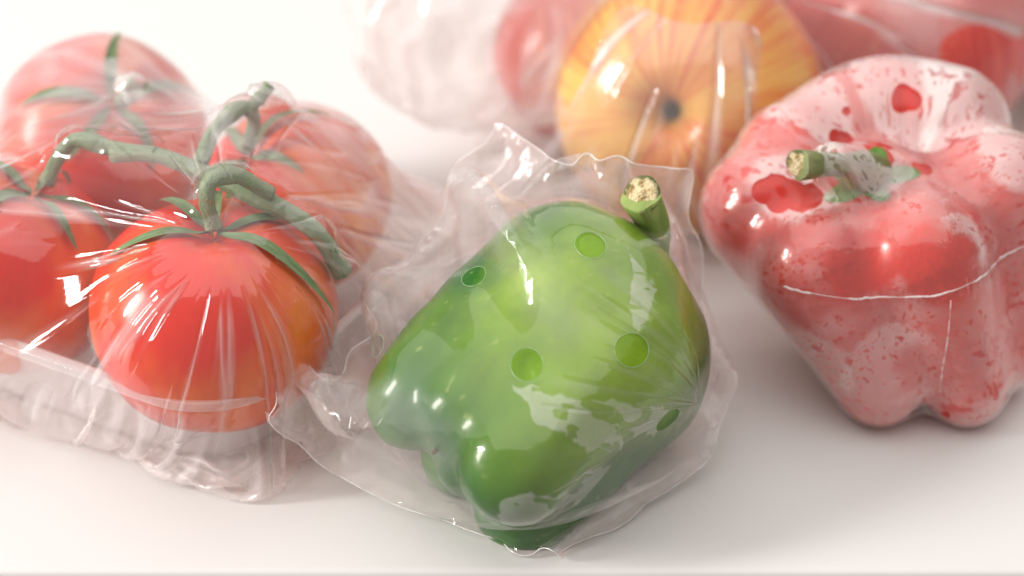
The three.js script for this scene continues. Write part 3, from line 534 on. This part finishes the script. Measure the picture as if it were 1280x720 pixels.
// ------------------------------------------------------------------ bag round the green pepper
{
  const t = thing('plastic_bag', 'crumpled clear cellophane bag with punched holes round the green pepper', 'plastic bag');
  const stemBones = greenStem.slice(1).map((q, k) => [greenStem[k], q, 5.6]);
  const solid = (x, y, z) => { let d = Math.min(y - 0.5, sampleGrid(greenGrid, x, y, z)); for (const [A, B, r] of stemBones) d = Math.min(d, cone([x, y, z], A, B, r, r)); return d; };
  const film = new Film(), nu = QUICK ? 40 : 56, nv = QUICK ? 44 : 61, SU = (v) => 152 - 82 * (1 - smooth(0, 0.36, v)) - 51 * smooth(0.72, 1, v), SV = (u) => 164 - 22 * (1 - smooth(0, 0.25, u)) - 11 * smooth(0.75, 1, u); film.long = true;
  const A = [-65, 31, 62], B = [-5, 76, -18], C = [50, 73, 5], D = [64, 9, 41], E = [11, 1.2, 86];   // corners of the bag
  const mid = (a, b, k) => a.map((q, c) => lerp(q, b[c], k)), rand = rng(12);
  const way = (list, k) => { const n = list.length - 1, i = Math.min(n - 1, Math.floor(k * n)); return mid(list[i], list[i + 1], k * n - i); };
  const edges = { top: [B, [12, 74, 4], [28, 77, 8], C], right: [C, [53, 44, 9], [56, 22, 25], D, [36, 2, 66], E], bottom: [A, [-53, 8, 57], [-26, 1, 68], [2, 1, 81], E], left: [B, [-16, 66, -12], [-22, 49, 3], [-36.5, 43, 15], [-43, 38, 28], [-44.5, 34, 43], [-59, 36, 52], A] };
  const rim = (u, v) => (v === 0 ? way(edges.top, u) : v === 1 ? way(edges.bottom, u) : u === 0 ? way(edges.left, v) : way(edges.right, v));
  const flat = (u, v, side) => { const a = mid(way(edges.left, v), way(edges.right, v), u), b = mid(way(edges.top, u), way(edges.bottom, u), v), p = mid(a, b, 0.5), k = Math.sin(Math.PI * u) * Math.sin(Math.PI * v); return side > 0 ? [p[0] - 6 * k, p[1] + 52 * k, p[2] + 62 * k] : [p[0] + 6 * k, p[1] - 36 * k, p[2] - 62 * k]; };
  const front = film.sheet(nu, nv, SU, SV, (u, v) => (u === 0 || u === 1 || v === 0 || v === 1 ? rim(u, v) : flat(u, v, 1)));
  const back = film.sheet(nu, nv, SU, SV, (u, v) => { const p = flat(u, v, -1); p[1] = Math.max(1, p[1]); return p; }, (i, j) => (i === 0 || j === 0 || i === nu - 1 || j === nv - 1 ? front.id[j * nu + i] : -1));
  for (let j = 0; j < nv; j++) for (let i = 0; i < nu; i++) if (i === 0 || j === 0 || i === nu - 1 || j === nv - 1) {
    const along = i === 0 || i === nu - 1 ? j : i; if (along % 8 && !((i === 0 || i === nu - 1) && (j === 0 || j === nv - 1))) continue;
    const p = rim(i / (nu - 1), j / (nv - 1)), k = 2; film.pin(front.id[j * nu + i], [p[0] + (rand() - 0.5) * k, Math.max(0.8, p[1] + (rand() - 0.5) * k), p[2] + (rand() - 0.5) * k]);
  }
  film.run({ steps: QUICK ? 240 : 500, solid, gap: 0.5, gravity: 0.002, friction: 0.35, bend: 0.55, ramp: 0.4, seed: 9 });
  film.soothe(front, solid, 22, 0.5, 12);
  const holes = [[-10.2, 59.9, 40.1, 4.1], [20.8, 70.6, 41.2, 4.6], [3.8, 52.6, 71, 4.6], [31.1, 54, 66.5, 4.6], [-36.1, 43.8, 50.1, 4.2], [41.6, 29.1, 63.4, 4]];
  const rimMat = new THREE.MeshPhysicalMaterial({ color: new THREE.Color(0.55, 0.72, 0.45), roughness: 0.2, transmission: 0.6, thickness: 0, ior: 1.5 });
  // reflections painted as ragged milky patches on the front sheet, and tension folds that fan out from its right corner
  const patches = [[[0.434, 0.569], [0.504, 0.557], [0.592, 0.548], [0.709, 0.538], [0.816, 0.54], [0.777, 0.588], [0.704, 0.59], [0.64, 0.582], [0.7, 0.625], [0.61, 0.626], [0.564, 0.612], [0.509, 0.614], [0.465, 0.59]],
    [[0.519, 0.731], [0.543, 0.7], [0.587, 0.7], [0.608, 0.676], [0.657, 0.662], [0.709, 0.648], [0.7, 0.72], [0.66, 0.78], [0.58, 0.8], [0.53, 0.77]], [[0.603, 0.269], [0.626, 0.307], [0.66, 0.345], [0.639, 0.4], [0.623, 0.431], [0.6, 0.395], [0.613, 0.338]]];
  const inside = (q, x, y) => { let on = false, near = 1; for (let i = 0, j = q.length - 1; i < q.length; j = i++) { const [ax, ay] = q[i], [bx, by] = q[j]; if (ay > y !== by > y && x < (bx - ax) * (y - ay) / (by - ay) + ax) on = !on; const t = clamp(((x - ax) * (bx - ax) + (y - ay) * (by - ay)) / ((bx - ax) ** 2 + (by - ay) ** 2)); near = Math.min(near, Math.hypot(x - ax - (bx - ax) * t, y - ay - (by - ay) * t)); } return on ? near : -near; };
  const paintedGlare = (u, v) => { if (u < 0.38 || u > 0.86 || v < 0.24 || v > 0.84) return 0; const x = u + 0.022 * (fbm(u * 34, v * 34, 1, 3) - 0.5), y = v + 0.026 * (fbm(u * 38, v * 30, 7, 3) - 0.5); let k = -1; for (const q of patches) k = Math.max(k, inside(q, x, y)); return smooth(-0.0018, 0.0026, k) * (0.75 + 0.5 * fbm(u * 26, v * 60, 3, 2)) * (1 - 0.85 * smooth(0.66, 0.7, fbm(u * 30, v * 70, 12, 2))); };
  const fan = (u, v) => { const x = u - 0.862, y = v - 0.512, R = Math.hypot(x, y), a = Math.atan2(y, -x); return R > 0.42 || Math.abs(a) > 0.75 ? 0 : clamp(1 - Math.abs(fbm(a * 13 + 40, R * 2.2, 4, 2) - 0.5) * 7) * smooth(0.75, 0.5, Math.abs(a)) * smooth(0.42, 0.3, R); };
  for (const [name, s, cut] of [['front_sheet', front, holes], ['back_sheet', back, []]]) {
    const m = filmMaterial({ roughness: 0.03, ior: 1.52, haze: film.map(s, solid, 1024, (d, u, v) => 1 - (0.016 + 0.09 * smooth(1, 6, d) * (0.5 + fbm(u * 9, v * 9, 2)) + (s === front ? 0.2 * paintedGlare(u, v) + 0.06 * fan(u, v) : 0))), veil: film.map(s, solid, 256, (d, u, v) => 0.1 + 0.6 * smooth(1.5, 6, d)) });
    m.bumpMap = film.map(s, solid, 1024, (d, u, v) => 0.4 + 0.6 * (crinkleFine(u * 3.2, v * 3.2) - 0.5) * (0.16 + 0.84 * smooth(0.8, 4, d)) + (s === front ? 0.6 * fan(u, v) : 0)); m.bumpScale = 0.0007;
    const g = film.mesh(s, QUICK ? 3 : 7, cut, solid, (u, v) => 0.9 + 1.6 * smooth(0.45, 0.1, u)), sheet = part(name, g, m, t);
    for (const ring of g.userData.rings ?? []) if (ring.length > 12) { const few = ring.filter((q, k) => k % 3 === 0); few.push(few[0]); part('hole_rim', tube(few, () => 0.0001, 90, 6, false), rimMat, sheet); }
  }
  // the welded edge all round
  const loop = []; for (let i = 0; i < nu - 1; i++) loop.push([i, 0]); for (let j = 0; j < nv - 1; j++) loop.push([nu - 1, j]); for (let i = nu - 1; i > 0; i--) loop.push([i, nv - 1]); for (let j = nv - 1; j > 0; j--) loop.push([0, j]);
  const pts = loop.map(([i, j]) => { const o = front.id[j * nu + i] * 3; return [film.x[o] / 1000, film.x[o + 1] / 1000, film.x[o + 2] / 1000]; }); const even = pts.map((p, k) => p.map((x, c) => (pts.at(k - 2)[c] + 2 * pts.at(k - 1)[c] + 3 * x + 2 * pts[(k + 1) % pts.length][c] + pts[(k + 2) % pts.length][c]) / 9)); even.push(even[0]);
  part('welded_edge', tube(even, (u, a) => 0.00015 * (0.6 + 0.8 * fbm(u * 90, a, 1, 2)), 900, 6, false), new THREE.MeshPhysicalMaterial({ color: 0xffffff, roughness: 0.12, transmission: 0.4, thickness: 0, ior: 1.6 }), t);
}
// ------------------------------------------------------------------ milky shrink film on the red pepper
{
  const t = thing('shrink_film', 'tight milky shrink film with torn holes on the red pepper', 'plastic film');
  const cav = [100, 86, -6];
  const field = (p) => {
    let d = redRaw(p, 8.5) - 0.7;
    d = smax(d, -(Math.hypot(p[0] - cav[0], p[1] - cav[1], p[2] - cav[2]) - 16.5), 14);
    d = smin(d, cone(p, redStem[0], redStem[2], 9, 6.4), 9);
    return smax(d + 0.35 * (fbm(p[0] / 7, p[1] / 7, p[2] / 7, 2) - 0.5), 0.35 - p[1], 1);
  };
  const g0 = grid(field, [46, -2, -70], [172, 88, 44], QUICK ? 2 : 1), g = surfaceOf(g0, rCentre, [0, 0.8, 0.6]), dir = g.userData.direction;
  const blobs = [[-0.3, 0.95, 0.02, 0.36], [-0.75, 0.75, 0.15, 0.3], [0.1, 0.85, -0.75, 0.34], [0.55, 0.8, -0.65, 0.34], [0.8, 0.75, -0.1, 0.3], [-0.55, 0.8, -0.6, 0.26], [0.35, 0.62, 0.78, 0.26], [-0.1, -0.3, 0.9, 0.35], [-0.6, -0.35, 0.7, 0.3], [0.5, -0.6, 0.6, 0.3]].map(([x, y, z, r]) => [V(x, y, z).normalize(), r]);
  const clears = [[0.2, 0.5, 0.86, 0.34, 1], [-0.42, 0.48, 0.8, 0.28, 0.85], [0.1, -0.3, 0.95, 0.2, 0.45], [-0.7, 0.15, 0.7, 0.2, 0.5], [0.75, 0.1, 0.65, 0.2, 0.4]].map(([x, y, z, r, w]) => [V(x, y, z).normalize(), r, w]);
  const size = 1024, hazeAndSheen = new Float32Array(size * size);
  for (let y = 0; y < size; y++) for (let x = 0; x < size; x++) {
    const u = (x + 0.5) / size, v = (y + 0.5) / size; if (Math.hypot(u - 0.5, v - 0.5) > 0.42) { hazeAndSheen[y * size + x] = 0.35; continue; }
    const d = dir(u, v), n = fbm(d.x * 4, d.y * 4, d.z * 4, 4), f = fbm(d.x * 26, d.y * 26, d.z * 26, 3), speck = noise3(d.x * 60, d.y * 60, d.z * 60), warp = (n - 0.5) * 0.22 + (f - 0.5) * 0.05;
    let h = 0.13 + 0.3 * (n - 0.45);
    for (const [b, r] of blobs) h += (d.y > 0 ? 0.27 : 0.15) * smooth(r + 0.01, r - 0.05, Math.acos(clamp(d.dot(b), -1, 1)) + warp);  // most upper blobs paint reflected window light, the others are milky film
    for (const [b, r, w] of clears) h *= 1 - w * 0.92 * smooth(r + 0.03, r - 0.08, Math.acos(clamp(d.dot(b), -1, 1)) + warp);
    h *= 1 - 0.8 * smooth(0.6, 0.66, f) * smooth(0.46, 0.56, n);
    h *= 1 - 0.8 * smooth(0.74, 0.8, speck) * smooth(0.42, 0.5, fbm(d.x * 7 + 3, d.y * 7, d.z * 7, 2));
    hazeAndSheen[y * size + x] = clamp(h, 0.03, 0.75);
  }
  const seams = [[[68, 48, 30], [90, 47, 40], [118, 49.5, 40], [146, 53, 24], [160, 54, 5]], [[124, 47, 38], [124, 35, 40], [123, 22, 40], [122, 14, 36]]], seamDots = seams.flatMap((l, q) => { const o = []; for (let k = 0; k <= 160; k++) { const a = k / 160 * (l.length - 1), i = Math.min(l.length - 2, a | 0); o.push([V(...l[i]).lerp(V(...l[i + 1]), a - i).sub(V(...rCentre)).normalize(), k, q]); } return o; });
  const haze = texture(size, size, (u, v) => 1 - hazeAndSheen[((v * size) | 0) * size + ((u * size) | 0)]);
  const m = filmMaterial({ haze, roughness: 0.09, ior: 1.55, color: [1, 0.93, 0.91] });
  m.bumpMap = texture(1024, 1024, (u, v) => { const d = dir(u, v); let pucker = 0, best = 0.992, at = null;
    if (Math.hypot(u - 0.5, v - 0.5) < 0.4 && d.z > -0.2 && d.y < 0.7) for (const s of seamDots) { const q = d.dot(s[0]); if (q > best) { best = q; at = s; } }
    if (at) pucker = smooth(0.996, 1, best) * noise3(at[1] * (at[2] ? 0.9 : 1.4), at[2] * 9, 3) * (at[2] ? 0.7 : 1);
    return 0.3 * fbm(d.x * 16, d.y * 16, d.z * 16, 4) + 0.06 * (1 - Math.abs(fbm(d.x * 30, d.y * 9, d.z * 30, 2) - 0.5) * 4) + 0.9 * pucker; }); m.bumpScale = 0.0006;
  const holes = [];
  const put = (x, y, z, r) => { const h = [x, y, z, r]; h.space = true; h.rough = 0.12; holes.push(h); };
  for (const h of [[73.5, 62.9, -0.1, 5], [77.5, 62.8, 1.5, 6], [82, 62.5, 4, 5.5], [95.4, 68.1, -20.4, 3.6], [106.5, 70.2, -14.5, 4.2], [103.6, 72.4, -5.5, 5], [115.5, 75.7, -31.8, 4.6], [117.5, 66.5, -7.3, 3.2], [123.9, 7.8, 32.1, 1.4], [98, 73, -29, 1.5]]) put(...h);
  part('film_sheet', pierce(g, holes), m, t);
  const seamMat = new THREE.MeshPhysicalMaterial({ color: 0xffffff, roughness: 0.2, transmission: 0.5, thickness: 0, ior: 1.5 });
  const run = (list, r, name) => {
    const n = list.length - 1, pts = [], N = 90; for (let k = 0; k <= N; k++) { const q = k / N * n, i = Math.min(n - 1, q | 0), a = V(...list[i]), b = V(...list[i + 1]), d = a.lerp(b, q - i).sub(V(...rCentre)).normalize(); d.y += 0.007 * (fbm(k * 0.8, 3, r * 9000, 3) - 0.5) * 2.4; d.normalize(); const L = reach(g0, rCentre, d, 10, 80) + 0.25; pts.push([rCentre[0] + d.x * L, rCentre[1] + d.y * L, rCentre[2] + d.z * L].map((x) => x / 1000)); }
    part(name, tube(pts, (u, a) => r * (0.3 + 1.2 * fbm(u * 140, a, 1, 2) * smooth(0.25, 0.6, noise3(u * 30, 2, 2))), 400, 8), seamMat, t);
  };
  run(seams[0], 0.0003, 'seam');
  run(seams[1], 0.00014, 'seam');
}
// ------------------------------------------------------------------ bag over the apples
{
  const t = thing('plastic_bag', 'large loose clear bag with puffed end over the apples behind', 'plastic bag');
  const around = grid(([x, y, z]) => { let d = y - 0.5; apples.forEach((o) => { d = Math.min(d, Math.hypot(x - o.c[0], y - o.c[1], z - o.c[2]) - o.r * 0.97); }); return d; }, [-40, -4, -260], [260, 100, -30], 2.5);
  const solid = (x, y, z) => Math.min(y - 0.5, sampleGrid(around, x, y, z));
  const film = new Film(), nu = QUICK ? 60 : 96, nv = QUICK ? 50 : 80, W = 330, H = 260, rand = rng(77);
  const sh = film.sheet(nu, nv, W, H, (u, v) => [105 + (u - 0.5) * W, 104 - 8 * Math.abs(u - 0.5), -150 + (v - 0.5) * H]);
  for (let j = 0; j < nv; j++) for (let i = 0; i < nu; i++) if (i === 0 || j === 0 || i === nu - 1 || j === nv - 1) {
    const u = i / (nu - 1), v = j / (nv - 1), x = lerp(-12, 245, u), z = lerp(-245, -62, v) - 26 * Math.max(0, u - 0.45) * v; film.pin(sh.id[j * nu + i], [x + (rand() - 0.5) * 4, 1.2 + 3 * rand(), z + (rand() - 0.5) * 4]);
  }
  const o = apples[0], n = appleDir[0], R = o.r * 0.86, want = [o.c[0] + n.x * R, o.c[1] + n.y * R, o.c[2] + n.z * R];
  film.run({ steps: QUICK ? 220 : 420, solid, gap: 0.6, gravity: 0.03, friction: 0.2, bend: 0.1, ramp: 0.65, seed: 4 });
  const m = filmMaterial({ roughness: 0.06, ior: 1.65 }), c0 = [0.5 + (58 - 105) / W, 0.5 + 42 / H];
  const streak = (u, v) => { const x = (u - c0[0]) * W, y = (v - c0[1]) * H, a = Math.atan2(y, x), R = Math.hypot(x, y); return clamp(1 - Math.abs(fbm(Math.cos(a) * 7, Math.sin(a) * 7, R / 90, 2) - 0.5) * 13) * smooth(0.35, 0.6, noise3(Math.cos(a) * 9, Math.sin(a) * 9, R / 30)); };
  m.transmissionMap = texture(512, 512, (u, v) => 1 - clamp(0.1 + 0.4 * streak(u, v) + 0.2 * smooth(0.5, 0.8, fbm(u * 9, v * 9, 4)))); m.transmissionMap.repeat.set(1000 / W, 1000 / H);
  m.bumpMap = texture(1024, 1024, (u, v) => 0.6 * streak(u, v) + 0.4 * crinkleLong(u * 2.2, v * 1.8)); m.bumpMap.repeat.copy(m.transmissionMap.repeat); m.bumpScale = 0.0035;
  part('film_sheet', film.mesh(sh, 3), m, t);
  // the puffed end of the bag
  const g = new THREE.SphereGeometry(1, 160, 110), pa = g.attributes.position, d = V();
  for (let k = 0; k < pa.count; k++) {
    d.fromBufferAttribute(pa, k); const w = 1 + 0.16 * (fbm(d.x * 2 + 5, d.y * 2, d.z * 2, 3) - 0.5) + 0.03 * (1 - Math.abs(fbm(d.x * 5, d.y * 2.4, d.z * 5, 2) - 0.5) * 8);
    const s = (x) => Math.sign(x) * Math.abs(x) ** 0.85; pa.setXYZ(k, (-9 + 45 * s(d.x) * w) / 1000, (62 + 38 * s(d.y) * w) / 1000, (-116 + 30 * s(d.z) * w) / 1000);
  }
  g.computeVertexNormals();
  const puff = filmMaterial({ haze: 0.3, roughness: 0.06, ior: 1.6 }); puff.bumpMap = crinkleA.clone(); puff.bumpMap.repeat.set(4, 2); puff.bumpScale = 0.0008;
  part('puffed_end', g, puff, t);
}
renderer.render(scene, camera);
